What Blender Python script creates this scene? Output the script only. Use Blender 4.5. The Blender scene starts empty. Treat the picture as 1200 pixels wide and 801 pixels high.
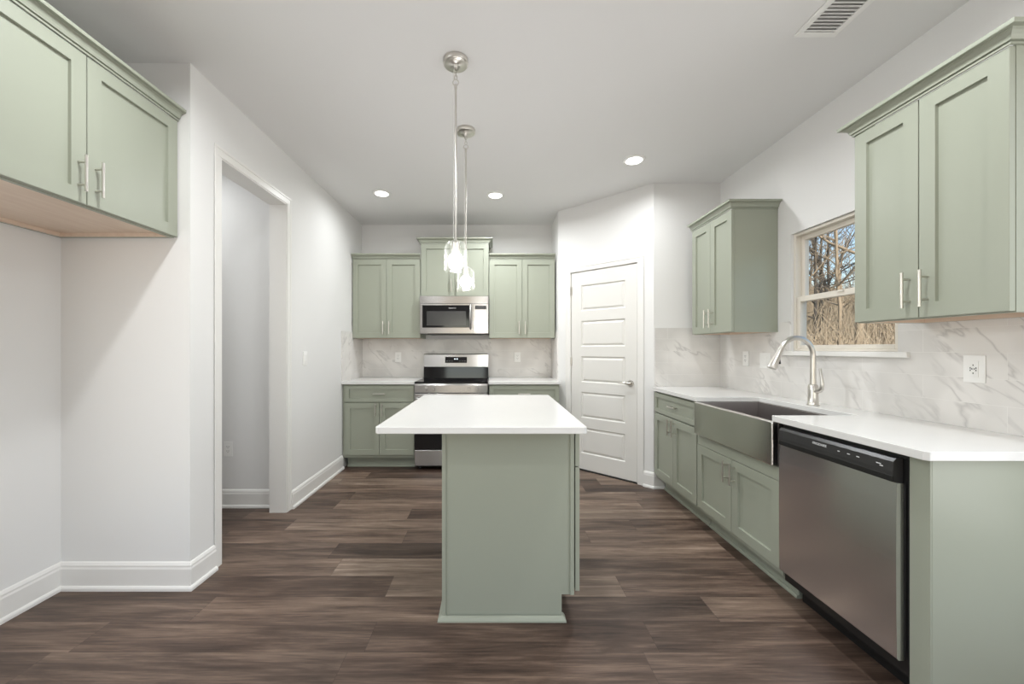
import bpy, bmesh, math, random
from mathutils import Vector, Matrix
R = math.radians
SC = bpy.context.scene
COL = SC.collection
random.seed(7)

# ------------------------------------------------------------------ camera
CAMH = 1.249
F = 460.0
cd = bpy.data.cameras.new('camera'); cam = bpy.data.objects.new('camera', cd); COL.objects.link(cam)
cam.location = (0, 0, CAMH); cam.rotation_euler = (R(90), 0, 0)
cd.sensor_width = 36.0; cd.lens = F / 1200 * 36
cd.shift_x = (600 - 578.5) / 1200; cd.shift_y = (409 - 400.5) / 1200
cd.clip_start = 0.05; cd.clip_end = 300
SC.camera = cam

# ------------------------------------------------------------------ world, sun, window fill, exposure
world = bpy.data.worlds.new('world'); SC.world = world; world.use_nodes = True
wn = world.node_tree.nodes; wl = world.node_tree.links
sky = wn.new('ShaderNodeTexSky'); sky.sky_type = 'NISHITA'; sky.sun_disc = False
sky.sun_elevation = R(38); sky.sun_rotation = R(180); sky.air_density = 1.2; sky.dust_density = 0.3
wn['Background'].inputs['Strength'].default_value = 0.165
wl.new(sky.outputs[0], wn['Background'].inputs['Color'])
sd = bpy.data.lights.new('sun', 'SUN'); sun = bpy.data.objects.new('sun', sd); COL.objects.link(sun)
sd.energy = 7.0; sd.angle = R(0.6); sd.color = (1.0, 0.93, 0.82)
sun.rotation_euler = Vector((0.02, 0.78, -0.62)).to_track_quat('-Z', 'Y').to_euler()
SC.view_settings.view_transform = 'Standard'; SC.view_settings.look = 'None'
SC.view_settings.exposure = 0.36; SC.view_settings.gamma = 1.0
SC.view_settings.use_curve_mapping = False
WIN_POWER = 8.0       # fill lamp at each tall window added behind the viewpoint
DOWN_POWER = 11.0      # each recessed ceiling lamp
BULB = 90.0      # the lit bulbs of the two pendant lamps
SIDE_POWER = 22.0      # fill lamp at each side window added beside the viewpoint

# ------------------------------------------------------------------ room dimensions
H = 2.743
XL, XR, XN = -1.585, 2.04, -2.26
YB, YN, YF, YREAR = 4.72, 2.05, 3.53, -4.2
P0, P1 = Vector((0.70, 4.255, 0)), Vector((1.44, 3.53, 0))

# ------------------------------------------------------------------ materials
def new_mat(name):
    m = bpy.data.materials.new(name); m.use_nodes = True
    return m, m.node_tree.nodes, m.node_tree.links, m.node_tree.nodes['Principled BSDF']
def srgb(r, g, b):
    f = lambda c: (c/255/12.92) if c/255 <= 0.04045 else ((c/255+0.055)/1.055)**2.4
    return (f(r), f(g), f(b), 1.0)
def simple(name, col, rough=0.5, metal=0.0, bump=0.0, bscale=200.0, spec=0.5, aniso=0.0, var=0.0, vscale=3.0):
    m, n, l, p = new_mat(name)
    p.inputs['Base Color'].default_value = col
    p.inputs['Roughness'].default_value = rough
    p.inputs['Metallic'].default_value = metal
    p.inputs['Specular IOR Level'].default_value = spec
    tc = n.new('ShaderNodeTexCoord')
    if var > 0:
        t = n.new('ShaderNodeTexNoise'); t.inputs['Scale'].default_value = vscale; t.inputs['Detail'].default_value = 4
        l.new(tc.outputs['Object'], t.inputs['Vector'])
        mx = n.new('ShaderNodeMix'); mx.data_type = 'RGBA'
        mx.inputs['A'].default_value = tuple(c*(1-var) for c in col[:3]) + (1,)
        mx.inputs['B'].default_value = tuple(min(1, c*(1+var)) for c in col[:3]) + (1,)
        l.new(t.outputs['Fac'], mx.inputs['Factor']); l.new(mx.outputs['Result'], p.inputs['Base Color'])
    if bump > 0:
        t = n.new('ShaderNodeTexNoise'); t.inputs['Scale'].default_value = bscale; t.inputs['Detail'].default_value = 3
        l.new(tc.outputs['Object'], t.inputs['Vector'])
        b = n.new('ShaderNodeBump'); b.inputs['Strength'].default_value = bump; b.inputs['Distance'].default_value = 0.002
        l.new(t.outputs['Fac'], b.inputs['Height']); l.new(b.outputs['Normal'], p.inputs['Normal'])
    if aniso > 0:
        p.inputs['Anisotropic'].default_value = aniso
        tg = n.new('ShaderNodeTangent'); tg.direction_type = 'RADIAL'; tg.axis = 'Z'
        l.new(tg.outputs[0], p.inputs['Tangent']); p.inputs['Anisotropic Rotation'].default_value = 0.25
    return m
M = {}
M['wall'] = simple('wall_paint', srgb(231, 230, 228), 0.7, bump=0.06, bscale=350, spec=0.3)
M['ceiling'] = simple('ceiling_paint', srgb(234, 233, 232), 0.9, bump=0.08, bscale=250, spec=0.2)
M['trim'] = simple('trim_gloss_white', srgb(234, 232, 228), 0.35)
M['door'] = simple('door_white', srgb(228, 226, 221), 0.4, bump=0.03, bscale=120)
M['sage'] = simple('sage_cabinet_paint', srgb(158, 162, 147), 0.36, bump=0.02, bscale=90, var=0.015, vscale=2)
M['steel'] = simple('brushed_stainless', (0.42, 0.41, 0.40, 1), 0.26, 1.0, aniso=0.8, var=0.03, vscale=4)
M['dark_steel'] = simple('dark_brushed_stainless', (0.86, 0.85, 0.87, 1), 0.21, 1.0, aniso=0.85, var=0.03, vscale=3)
M['apron_steel'] = simple('apron_stainless', (0.74, 0.73, 0.70, 1), 0.18, 1.0, aniso=0.85, var=0.03, vscale=4)
M['basin_steel'] = simple('sink_basin_steel', (0.42, 0.39, 0.38, 1), 0.38, 1.0, var=0.03, vscale=5)
M['nickel'] = simple('brushed_nickel', (0.68, 0.655, 0.61, 1), 0.28, 1.0, var=0.02, vscale=8)
M['black_glass'] = simple('black_glass', (0.006, 0.006, 0.007, 1), 0.07, var=0.2, vscale=2)
M['screen_grey'] = simple('oven_screen_grey', (0.055, 0.055, 0.055, 1), 0.15, var=0.15, vscale=9)
M['black'] = simple('black_plastic', (0.012, 0.012, 0.012, 1), 0.35, bump=0.03, bscale=150)
M['charcoal'] = simple('charcoal_panel', (0.035, 0.034, 0.034, 1), 0.28, var=0.1, vscale=5)
M['plastic'] = simple('white_plastic', srgb(244, 243, 240), 0.3, var=0.01, vscale=8)
M['print'] = simple('white_print', srgb(225, 225, 225), 0.5, var=0.01)
M['vent_grey'] = simple('vent_shadow_grey', srgb(172, 171, 168), 0.7, var=0.02)
M['hole'] = simple('socket_dark', (0.03, 0.03, 0.03, 1), 0.6, var=0.1)
M['vinyl'] = simple('window_vinyl', srgb(225, 218, 206), 0.4, var=0.01)
M['quartz'] = simple('white_quartz', srgb(226, 225, 222), 0.16, var=0.012, vscale=14)

def mat_wood_under():
    m, n, l, p = new_mat('maple_underside')
    tc = n.new('ShaderNodeTexCoord'); mp = n.new('ShaderNodeMapping'); mp.inputs['Scale'].default_value = (2, 14, 14)
    t = n.new('ShaderNodeTexNoise'); t.inputs['Scale'].default_value = 2.2; t.inputs['Detail'].default_value = 5
    r = n.new('ShaderNodeValToRGB')
    r.color_ramp.elements[0].position = 0.3; r.color_ramp.elements[0].color = srgb(222, 200, 180)
    r.color_ramp.elements[1].position = 0.7; r.color_ramp.elements[1].color = srgb(232, 213, 194)
    l.new(tc.outputs['Object'], mp.inputs[0]); l.new(mp.outputs[0], t.inputs['Vector'])
    l.new(t.outputs['Fac'], r.inputs[0]); l.new(r.outputs[0], p.inputs['Base Color'])
    p.inputs['Roughness'].default_value = 0.45
    return m
M['maple'] = mat_wood_under()

def mth(n, l, op, a, b=None, c=None):
    x = n.new('ShaderNodeMath'); x.operation = op
    for i, v in enumerate((a, b, c)):
        if v is None: continue
        if isinstance(v, (int, float)): x.inputs[i].default_value = v
        else: l.new(v, x.inputs[i])
    return x.outputs[0]

def mat_floor():
    m, n, l, p = new_mat('brown_plank_floor')
    g = n.new('ShaderNodeNewGeometry'); s = n.new('ShaderNodeSeparateXYZ'); l.new(g.outputs['Position'], s.inputs[0])
    X, Y = s.outputs[0], s.outputs[1]
    W, L = 0.182, 1.22
    yr = mth(n, l, 'DIVIDE', mth(n, l, 'ADD', Y, 10.03), W)
    row = mth(n, l, 'FLOOR', yr)
    wn1 = n.new('ShaderNodeTexWhiteNoise'); wn1.noise_dimensions = '1D'; l.new(row, wn1.inputs['W'])
    xr = mth(n, l, 'DIVIDE', mth(n, l, 'ADD', mth(n, l, 'ADD', X, 20.0), mth(n, l, 'MULTIPLY', wn1.outputs['Value'], L)), L)
    colm = mth(n, l, 'FLOOR', xr)
    cb = n.new('ShaderNodeCombineXYZ'); l.new(row, cb.inputs[0]); l.new(colm, cb.inputs[1])
    wn2 = n.new('ShaderNodeTexWhiteNoise'); wn2.noise_dimensions = '2D'; l.new(cb.outputs[0], wn2.inputs['Vector'])
    pid = wn2.outputs['Value']
    # grain coordinates, shifted per plank
    gx = mth(n, l, 'ADD', mth(n, l, 'MULTIPLY', X, 1.0), mth(n, l, 'MULTIPLY', pid, 37.0))
    gy = mth(n, l, 'ADD', mth(n, l, 'MULTIPLY', Y, 9.0), mth(n, l, 'MULTIPLY', pid, 91.0))
    gc = n.new('ShaderNodeCombineXYZ'); l.new(gx, gc.inputs[0]); l.new(gy, gc.inputs[1])
    t1 = n.new('ShaderNodeTexNoise'); t1.inputs['Scale'].default_value = 1.5; t1.inputs['Detail'].default_value = 6
    t1.inputs['Roughness'].default_value = 0.6; t1.inputs['Distortion'].default_value = 0.6
    l.new(gc.outputs[0], t1.inputs['Vector'])
    gy2 = mth(n, l, 'MULTIPLY', gy, 5.0)
    gx2 = mth(n, l, 'MULTIPLY', gx, 2.2)
    gc2 = n.new('ShaderNodeCombineXYZ'); l.new(gx2, gc2.inputs[0]); l.new(gy2, gc2.inputs[1])
    t2 = n.new('ShaderNodeTexNoise'); t2.inputs['Scale'].default_value = 2.0; t2.inputs['Detail'].default_value = 5; t2.inputs['Roughness'].default_value = 0.7
    l.new(gc2.outputs[0], t2.inputs['Vector'])
    v = mth(n, l, 'ADD', mth(n, l, 'MULTIPLY', t1.outputs['Fac'], 0.62), mth(n, l, 'MULTIPLY', t2.outputs['Fac'], 0.38))
    v = mth(n, l, 'ADD', v, mth(n, l, 'MULTIPLY', mth(n, l, 'SUBTRACT', pid, 0.5), 0.20))
    r = n.new('ShaderNodeValToRGB'); e = r.color_ramp.elements
    e[0].position = 0.30; e[0].color = srgb(52, 41, 36)
    e[1].position = 0.72; e[1].color = srgb(160, 142, 128)
    for pos, c in ((0.44, srgb(84, 69, 60)), (0.53, srgb(108, 91, 80)), (0.62, srgb(130, 112, 98))):
        x = e.new(pos); x.color = c
    l.new(v, r.inputs[0])
    # red/grey tint per plank
    mx = n.new('ShaderNodeMix'); mx.data_type = 'RGBA'; mx.blend_type = 'MULTIPLY'; mx.inputs['Factor'].default_value = 1.0
    tint = n.new('ShaderNodeMix'); tint.data_type = 'RGBA'
    tint.inputs['A'].default_value = (1.0, 0.95, 0.92, 1); tint.inputs['B'].default_value = (0.96, 0.97, 0.96, 1)
    l.new(wn2.outputs['Color'], tint.inputs['Factor'])
    l.new(r.outputs[0], mx.inputs['A']); l.new(tint.outputs['Result'], mx.inputs['B'])
    # joints
    fy = mth(n, l, 'FRACT', yr); fx = mth(n, l, 'FRACT', xr)
    jy = mth(n, l, 'LESS_THAN', fy, 0.012); jx = mth(n, l, 'LESS_THAN', fx, 0.0022)
    j = mth(n, l, 'MAXIMUM', jy, jx)
    mj = n.new('ShaderNodeMix'); mj.data_type = 'RGBA'; mj.inputs['B'].default_value = srgb(48, 38, 34)
    l.new(mth(n, l, 'MULTIPLY', j, 0.45), mj.inputs['Factor']); l.new(mx.outputs['Result'], mj.inputs['A'])
    l.new(mj.outputs['Result'], p.inputs['Base Color'])
    rr = mth(n, l, 'ADD', 0.36, mth(n, l, 'MULTIPLY', t2.outputs['Fac'], 0.16)); l.new(rr, p.inputs['Roughness'])
    p.inputs['Specular IOR Level'].default_value = 0.35
    b = n.new('ShaderNodeBump'); b.inputs['Strength'].default_value = 0.15; b.inputs['Distance'].default_value = 0.002
    l.new(mth(n, l, 'SUBTRACT', t2.outputs['Fac'], j), b.inputs['Height']); l.new(b.outputs['Normal'], p.inputs['Normal'])
    return m
M['floor'] = mat_floor()

def mat_marble():
    m, n, l, p = new_mat('marble_look_tile')
    g = n.new('ShaderNodeNewGeometry'); s = n.new('ShaderNodeSeparateXYZ'); l.new(g.outputs['Position'], s.inputs[0])
    u = mth(n, l, 'SUBTRACT', s.outputs[1], s.outputs[0]); v = s.outputs[2]
    TH, TW = 0.1067, 0.61
    vr = mth(n, l, 'DIVIDE', mth(n, l, 'SUBTRACT', v, 0.914), TH); row = mth(n, l, 'FLOOR', vr)
    off = mth(n, l, 'MULTIPLY', mth(n, l, 'MODULO', mth(n, l, 'ADD', row, 20.0), 2.0), 0.5)
    ur = mth(n, l, 'ADD', mth(n, l, 'DIVIDE', mth(n, l, 'ADD', u, 20.0), TW), off); ucol = mth(n, l, 'FLOOR', ur)
    cb = n.new('ShaderNodeCombineXYZ'); l.new(row, cb.inputs[0]); l.new(ucol, cb.inputs[1])
    w = n.new('ShaderNodeTexWhiteNoise'); w.noise_dimensions = '2D'; l.new(cb.outputs[0], w.inputs['Vector'])
    a = mth(n, l, 'ADD', u, mth(n, l, 'MULTIPLY', v, 0.9)); q = mth(n, l, 'SUBTRACT', mth(n, l, 'MULTIPLY', u, 0.9), v)
    pc = n.new('ShaderNodeCombineXYZ')
    l.new(mth(n, l, 'MULTIPLY', a, 0.9), pc.inputs[0]); l.new(mth(n, l, 'MULTIPLY', q, 3.0), pc.inputs[1])
    l.new(mth(n, l, 'MULTIPLY', w.outputs['Value'], 0.35), pc.inputs[2])
    t = n.new('ShaderNodeTexNoise'); t.inputs['Scale'].default_value = 1.25; t.inputs['Detail'].default_value = 4
    t.inputs['Roughness'].default_value = 0.5; t.inputs['Distortion'].default_value = 0.25
    l.new(pc.outputs[0], t.inputs['Vector'])
    d = mth(n, l, 'ABSOLUTE', mth(n, l, 'SUBTRACT', t.outputs['Fac'], 0.5))
    vein = n.new('ShaderNodeMapRange'); vein.inputs['From Min'].default_value = 0.0; vein.inputs['From Max'].default_value = 0.028
    vein.inputs['To Min'].default_value = 1.0; vein.inputs['To Max'].default_value = 0.0
    l.new(d, vein.inputs['Value'])
    t3 = n.new('ShaderNodeTexNoise'); t3.inputs['Scale'].default_value = 3.2; t3.inputs['Detail'].default_value = 2
    l.new(g.outputs['Position'], t3.inputs['Vector'])
    gate = n.new('ShaderNodeMapRange'); gate.inputs['From Min'].default_value = 0.42; gate.inputs['From Max'].default_value = 0.62
    l.new(t3.outputs['Fac'], gate.inputs['Value'])
    vs = mth(n, l, 'MULTIPLY', mth(n, l, 'POWER', vein.outputs[0], 1.5), gate.outputs[0])
    r = n.new('ShaderNodeValToRGB')
    r.color_ramp.elements[0].position = 0.35; r.color_ramp.elements[0].color = srgb(212, 209, 205)
    r.color_ramp.elements[1].position = 0.62; r.color_ramp.elements[1].color = srgb(232, 229, 225)
    l.new(t3.outputs['Fac'], r.inputs[0])
    mx = n.new('ShaderNodeMix'); mx.data_type = 'RGBA'; mx.inputs['B'].default_value = srgb(158, 154, 151)
    l.new(mth(n, l, 'MULTIPLY', vs, 0.45), mx.inputs['Factor']); l.new(r.outputs[0], mx.inputs['A'])
    fv = mth(n, l, 'FRACT', vr); fu = mth(n, l, 'FRACT', ur)
    j = mth(n, l, 'MAXIMUM', mth(n, l, 'LESS_THAN', fv, 0.016), mth(n, l, 'LESS_THAN', fu, 0.003))
    mj = n.new('ShaderNodeMix'); mj.data_type = 'RGBA'; mj.inputs['B'].default_value = srgb(238, 236, 232)
    l.new(mth(n, l, 'MULTIPLY', j, 0.75), mj.inputs['Factor']); l.new(mx.outputs['Result'], mj.inputs['A'])
    l.new(mj.outputs['Result'], p.inputs['Base Color'])
    p.inputs['Roughness'].default_value = 0.28
    b = n.new('ShaderNodeBump'); b.inputs['Strength'].default_value = 0.2; b.inputs['Distance'].default_value = 0.001; b.invert = True
    l.new(j, b.inputs['Height']); l.new(b.outputs['Normal'], p.inputs['Normal'])
    return m
M['marble'] = mat_marble()

def mat_glass(name, tint, refl=0.06, edge=0.5):
    m, n, l, p = new_mat(name); n.remove(p)
    tr = n.new('ShaderNodeBsdfTransparent'); tr.inputs[0].default_value = tint
    gl = n.new('ShaderNodeBsdfGlossy'); gl.inputs['Roughness'].default_value = 0.02
    lw = n.new('ShaderNodeLayerWeight'); lw.inputs['Blend'].default_value = 0.35
    f = mth(n, l, 'ADD', refl, mth(n, l, 'MULTIPLY', mth(n, l, 'POWER', lw.outputs['Facing'], 2.5), edge))
    mx = n.new('ShaderNodeMixShader'); l.new(f, mx.inputs[0]); l.new(tr.outputs[0], mx.inputs[1]); l.new(gl.outputs[0], mx.inputs[2])
    l.new(mx.outputs[0], n['Material Output'].inputs[0])
    return m
M['pane'] = mat_glass('window_glass', (0.97, 0.98, 0.98, 1), 0.03, 0.15)
M['shade'] = mat_glass('clear_shade_glass', (0.97, 0.975, 0.97, 1), 0.03, 0.22)
_n = M['shade'].node_tree.nodes; _l = M['shade'].node_tree.links
_t = _n.new('ShaderNodeBsdfTranslucent'); _t.inputs[0].default_value = (0.95, 0.95, 0.93, 1)
_d = _n.new('ShaderNodeBsdfDiffuse'); _d.inputs[0].default_value = (0.95, 0.95, 0.93, 1)
_a = _n.new('ShaderNodeAddShader'); _l.new(_t.outputs[0], _a.inputs[0]); _l.new(_d.outputs[0], _a.inputs[1])
_lw = _n.new('ShaderNodeLayerWeight'); _lw.inputs['Blend'].default_value = 0.4
_m = _n.new('ShaderNodeMixShader'); _o = _n['Material Output']; _p = _o.inputs[0].links[0].from_socket
_l.new(mth(_n, _l, 'ADD', 0.002, mth(_n, _l, 'MULTIPLY', mth(_n, _l, 'POWER', _lw.outputs['Facing'], 2.5), 0.035)), _m.inputs[0])
_l.new(_p, _m.inputs[1]); _l.new(_a.outputs[0], _m.inputs[2]); _l.new(_m.outputs[0], _o.inputs[0])
def mat_emit(name, col, s):
    m, n, l, p = new_mat(name)
    p.inputs['Base Color'].default_value = (0.9, 0.9, 0.9, 1)
    p.inputs['Emission Color'].default_value = col; p.inputs['Emission Strength'].default_value = s
    return m
M['bulb'] = mat_emit('lit_bulb', (1.0, 0.985, 0.965, 1), BULB)
M['lens'] = mat_emit('lit_lens', (1.0, 0.98, 0.94, 1), 9.0)
M['digits'] = mat_emit('lit_digits', (0.75, 0.9, 1.0, 1), 1.2)
M['bark'] = simple('grey_brown_bark', srgb(140, 124, 104), 0.9, bump=0.5, bscale=25, var=0.3, vscale=5)
M['dark_bark'] = simple('dark_bark', srgb(66, 60, 55), 0.9, bump=0.5, bscale=25, var=0.25, vscale=5)
M['twig'] = simple('dry_twigs', srgb(160, 144, 122), 0.9, var=0.3, vscale=2)
M['litter'] = simple('leaf_litter', srgb(104, 92, 76), 0.95, bump=0.8, bscale=6, var=0.35, vscale=5)
M['lawn'] = simple('winter_lawn', srgb(128, 116, 78), 0.95, bump=0.6, bscale=20, var=0.2, vscale=4)

# ------------------------------------------------------------------ mesh builder
class MB:
    def __init__(self): self.b = bmesh.new()
    def box(self, x0, x1, y0, y1, z0, z1, bev=0.0, seg=2):
        t = bmesh.new()
        bmesh.ops.create_cube(t, size=1.0)
        sx, sy, sz = x1-x0, y1-y0, z1-z0
        for v in t.verts:
            v.co = Vector(((v.co.x+.5)*sx+x0, (v.co.y+.5)*sy+y0, (v.co.z+.5)*sz+z0))
        if bev > 0:
            bmesh.ops.bevel(t, geom=t.edges[:], offset=min(bev, abs(sx)*.45, abs(sy)*.45, abs(sz)*.45), segments=seg, affect='EDGES', profile=0.5)
        self.merge(t); return self
    def merge(self, t, mat=None):
        if mat is not None: bmesh.ops.transform(t, matrix=mat, verts=t.verts[:])
        me = bpy.data.meshes.new('tmp'); t.to_mesh(me); t.free()
        self.b.from_mesh(me); bpy.data.meshes.remove(me)
    def prism(self, pts, z0, z1, axis='z', bev=0.0):
        """extrude a plan polygon between z0 and z1 along the axis"""
        t = bmesh.new()
        def P(a, b, c):
            return {'z': (a, b, c), 'y': (a, c, b), 'x': (c, a, b)}[axis]
        lo = [t.verts.new(P(a, b, z0)) for a, b in pts]; hi = [t.verts.new(P(a, b, z1)) for a, b in pts]
        t.faces.new(lo); t.faces.new(hi)
        for i in range(len(pts)):
            j = (i+1) % len(pts); t.faces.new((lo[i], lo[j], hi[j], hi[i]))
        bmesh.ops.recalc_face_normals(t, faces=t.faces[:])
        if bev > 0:
            bmesh.ops.bevel(t, geom=t.edges[:], offset=bev, segments=2, affect='EDGES', profile=0.5)
        self.merge(t); return self
    def tube(self, pts, rad, n=12, cap=True):
        """round tube through points; rad is a number or a list"""
        pts = [Vector(p) for p in pts]; k = len(pts)
        rads = [rad]*k if isinstance(rad, (int, float)) else rad
        tan = []
        for i in range(k):
            a = pts[max(0, i-1)]; c = pts[min(k-1, i+1)]; d = (c-a)
            tan.append(d.normalized() if d.length > 1e-9 else Vector((0, 0, 1)))
        ref = Vector((0, 0, 1)) if abs(tan[0].z) < 0.9 else Vector((1, 0, 0))
        nrm = tan[0].cross(ref).normalized(); rings = []
        for i in range(k):
            nrm = (nrm - tan[i]*nrm.dot(tan[i])).normalized(); bi = tan[i].cross(nrm)
            rings.append([self.b.verts.new(pts[i] + (nrm*math.cos(2*math.pi*j/n) + bi*math.sin(2*math.pi*j/n))*rads[i]) for j in range(n)])
        for i in range(k-1):
            for j in range(n):
                q = (j+1) % n
                f = self.b.faces.new((rings[i][j], rings[i][q], rings[i+1][q], rings[i+1][j])); f.smooth = True
        if cap:
            self.b.faces.new([self.b.verts.new(v.co) for v in rings[0][::-1]]); self.b.faces.new([self.b.verts.new(v.co) for v in rings[-1]])
        return self
    def lathe(self, prof, n=32, c=(0, 0, 0), smooth=True, close=False):
        """revolve (radius, z) about the z axis through c"""
        c = Vector(c); rings = []
        for r, z in prof:
            if r < 1e-6: rings.append([self.b.verts.new(c + Vector((0, 0, z)))])
            else: rings.append([self.b.verts.new(c + Vector((r*math.cos(2*math.pi*j/n), r*math.sin(2*math.pi*j/n), z))) for j in range(n)])
        pairs = list(zip(rings, rings[1:])) + ([(rings[-1], rings[0])] if close else [])
        for a, d in pairs:
            for j in range(n):
                q = (j+1) % n
                if len(a) == 1 and len(d) == 1: continue
                if len(a) == 1: f = self.b.faces.new((a[0], d[j], d[q]))
                elif len(d) == 1: f = self.b.faces.new((a[j], a[q], d[0]))
                else: f = self.b.faces.new((a[j], a[q], d[q], d[j]))
                f.smooth = smooth
        return self
    def sweep(self, path, prof, closed_prof=True):
        """sweep a profile (out, up) along a plan polyline, mitred; 'out' is to the right of the direction of travel"""
        P = [Vector((p[0], p[1])) for p in path]; z0 = path[0][2] if len(path[0]) > 2 else 0.0
        k = len(P); offs = []
        for i in range(k):
            ds = []
            if i > 0: ds.append((P[i]-P[i-1]).normalized())
            if i < k-1: ds.append((P[i+1]-P[i]).normalized())
            ns = [Vector((d.y, -d.x)) for d in ds]
            if len(ns) == 1: offs.append(ns[0])
            else:
                m = (ns[0]+ns[1]); m.normalize(); offs.append(m / max(0.2, m.dot(ns[0])))
        rings = [[self.b.verts.new((P[i].x+offs[i].x*o, P[i].y+offs[i].y*o, z0+u)) for o, u in prof] for i in range(k)]
        n = len(prof)
        for i in range(k-1):
            for j in range(n):
                q = (j+1) % n
                self.b.faces.new((rings[i][j], rings[i][q], rings[i+1][q], rings[i+1][j]))
        self.b.faces.new(rings[0]); self.b.faces.new(rings[-1][::-1])
        return self
    def slab(self, w, h, t, recess=(), depth=0.008, slope=0.004, bev=0.0015, raised=False):
        """door-like board: x in -w/2..w/2, z 0..h, front at y=-t, back at y=0, with recessed panels (x0,x1,z0,z1)"""
        b = self.b
        def quad(a): 
            f = b.faces.new([b.verts.new(p) for p in a]); return f
        xs = sorted({-w/2, w/2} | {r[0] for r in recess} | {r[1] for r in recess})
        zs = sorted({0.0, h} | {r[2] for r in recess} | {r[3] for r in recess})
        y = -t
        for i in range(len(xs)-1):
            for j in range(len(zs)-1):
                cx, cz = (xs[i]+xs[i+1])/2, (zs[j]+zs[j+1])/2
                if any(r[0] < cx < r[1] and r[2] < cz < r[3] for r in recess): continue
                # keep a small bevel around the outer edge
                x0 = xs[i] + (bev if i == 0 else 0); x1 = xs[i+1] - (bev if i == len(xs)-2 else 0)
                z0 = zs[j] + (bev if j == 0 else 0); z1 = zs[j+1] - (bev if j == len(zs)-2 else 0)
                quad([(x0, y, z0), (x1, y, z0), (x1, y, z1), (x0, y, z1)])
        for r in recess:
            o = [(r[0], r[2]), (r[1], r[2]), (r[1], r[3]), (r[0], r[3])]
            s = slope; yi = y + depth
            inn = [(r[0]+s, r[2]+s), (r[1]-s, r[2]+s), (r[1]-s, r[3]-s), (r[0]+s, r[3]-s)]
            for k in range(4):
                q = (k+1) % 4
                quad([(o[k][0], y, o[k][1]), (o[q][0], y, o[q][1]), (inn[q][0], yi, inn[q][1]), (inn[k][0], yi, inn[k][1])])
            if raised:
                g, g2 = 0.004, 0.022
                A = [(inn[k][0]+(g if k in (0, 3) else -g), inn[k][1]+(g if k in (0, 1) else -g)) for k in range(4)]
                B = [(inn[k][0]+(g2 if k in (0, 3) else -g2), inn[k][1]+(g2 if k in (0, 1) else -g2)) for k in range(4)]
                yr = y + depth*0.25
                for k in range(4):
                    q = (k+1) % 4
                    quad([(inn[k][0], yi, inn[k][1]), (inn[q][0], yi, inn[q][1]), (A[q][0], yi, A[q][1]), (A[k][0], yi, A[k][1])])
                    quad([(A[k][0], yi, A[k][1]), (A[q][0], yi, A[q][1]), (B[q][0], yr, B[q][1]), (B[k][0], yr, B[k][1])])
                quad([(c[0], yr, c[1]) for c in B])
            else:
                quad([(c[0], yi, c[1]) for c in inn])
        F_ = [(-w/2+bev, bev), (w/2-bev, bev), (w/2-bev, h-bev), (-w/2+bev, h-bev)]
        O_ = [(-w/2, 0), (w/2, 0), (w/2, h), (-w/2, h)]
        for k in range(4):
            q = (k+1) % 4
            quad([(F_[k][0], y, F_[k][1]), (F_[q][0], y, F_[q][1]), (O_[q][0], y+bev, O_[q][1]), (O_[k][0], y+bev, O_[k][1])])
            quad([(O_[k][0], y+bev, O_[k][1]), (O_[q][0], y+bev, O_[q][1]), (O_[q][0], 0, O_[q][1]), (O_[k][0], 0, O_[k][1])])
        quad([(x, 0, z) for x, z in O_[::-1]])
        bmesh.ops.remove_doubles(b, verts=b.verts[:], dist=1e-5)
        bmesh.ops.recalc_face_normals(b, faces=b.faces[:])
        return self
    def build(self, name, mat, parent=None, loc=(0, 0, 0), rot=(0, 0, 0)):
        bmesh.ops.recalc_face_normals(self.b, faces=self.b.faces[:])
        me = bpy.data.meshes.new(name); self.b.to_mesh(me); self.b.free(); me.materials.append(mat)
        return link(name, me, parent, loc, rot)
def link(name, me, parent=None, loc=(0, 0, 0), rot=(0, 0, 0)):
    o = bpy.data.objects.new(name, me); COL.objects.link(o)
    o.location = loc; o.rotation_euler = rot
    if parent: o.parent = parent
    return o
def thing(name, label, cat, loc=(0, 0, 0), rz=0.0, group=None):
    o = bpy.data.objects.new(name, None); COL.objects.link(o)
    o.empty_display_size = 0.1
    o.location = loc; o.rotation_euler = (0, 0, rz)
    return tag(o, label, cat, group)
def tag(o, label, cat, group=None, kind=None):
    o['label'] = label; o['category'] = cat
    if group: o['group'] = group
    if kind: o['kind'] = kind
    return o
def struct(o, label=None, cat=None):
    o['kind'] = 'structure'
    if label: o['label'] = label
    if cat: o['category'] = cat
    return o
def copy_tree(o, parent=None):
    c = o.copy(); COL.objects.link(c)
    if parent: c.parent = parent
    for ch in list(o.children): copy_tree(ch, c)
    return c
def text_mesh(body, size, extrude=0.0003):
    cu = bpy.data.curves.new('txt', 'FONT'); cu.body = body; cu.size = size; cu.extrude = extrude
    cu.align_x = 'CENTER'; cu.align_y = 'CENTER'
    o = bpy.data.objects.new('txt', cu); COL.objects.link(o)
    dg = bpy.context.evaluated_depsgraph_get(); dg.update()
    me = bpy.data.meshes.new_from_object(o.evaluated_get(dg))
    bpy.data.objects.remove(o); bpy.data.curves.remove(cu)
    return me

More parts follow.
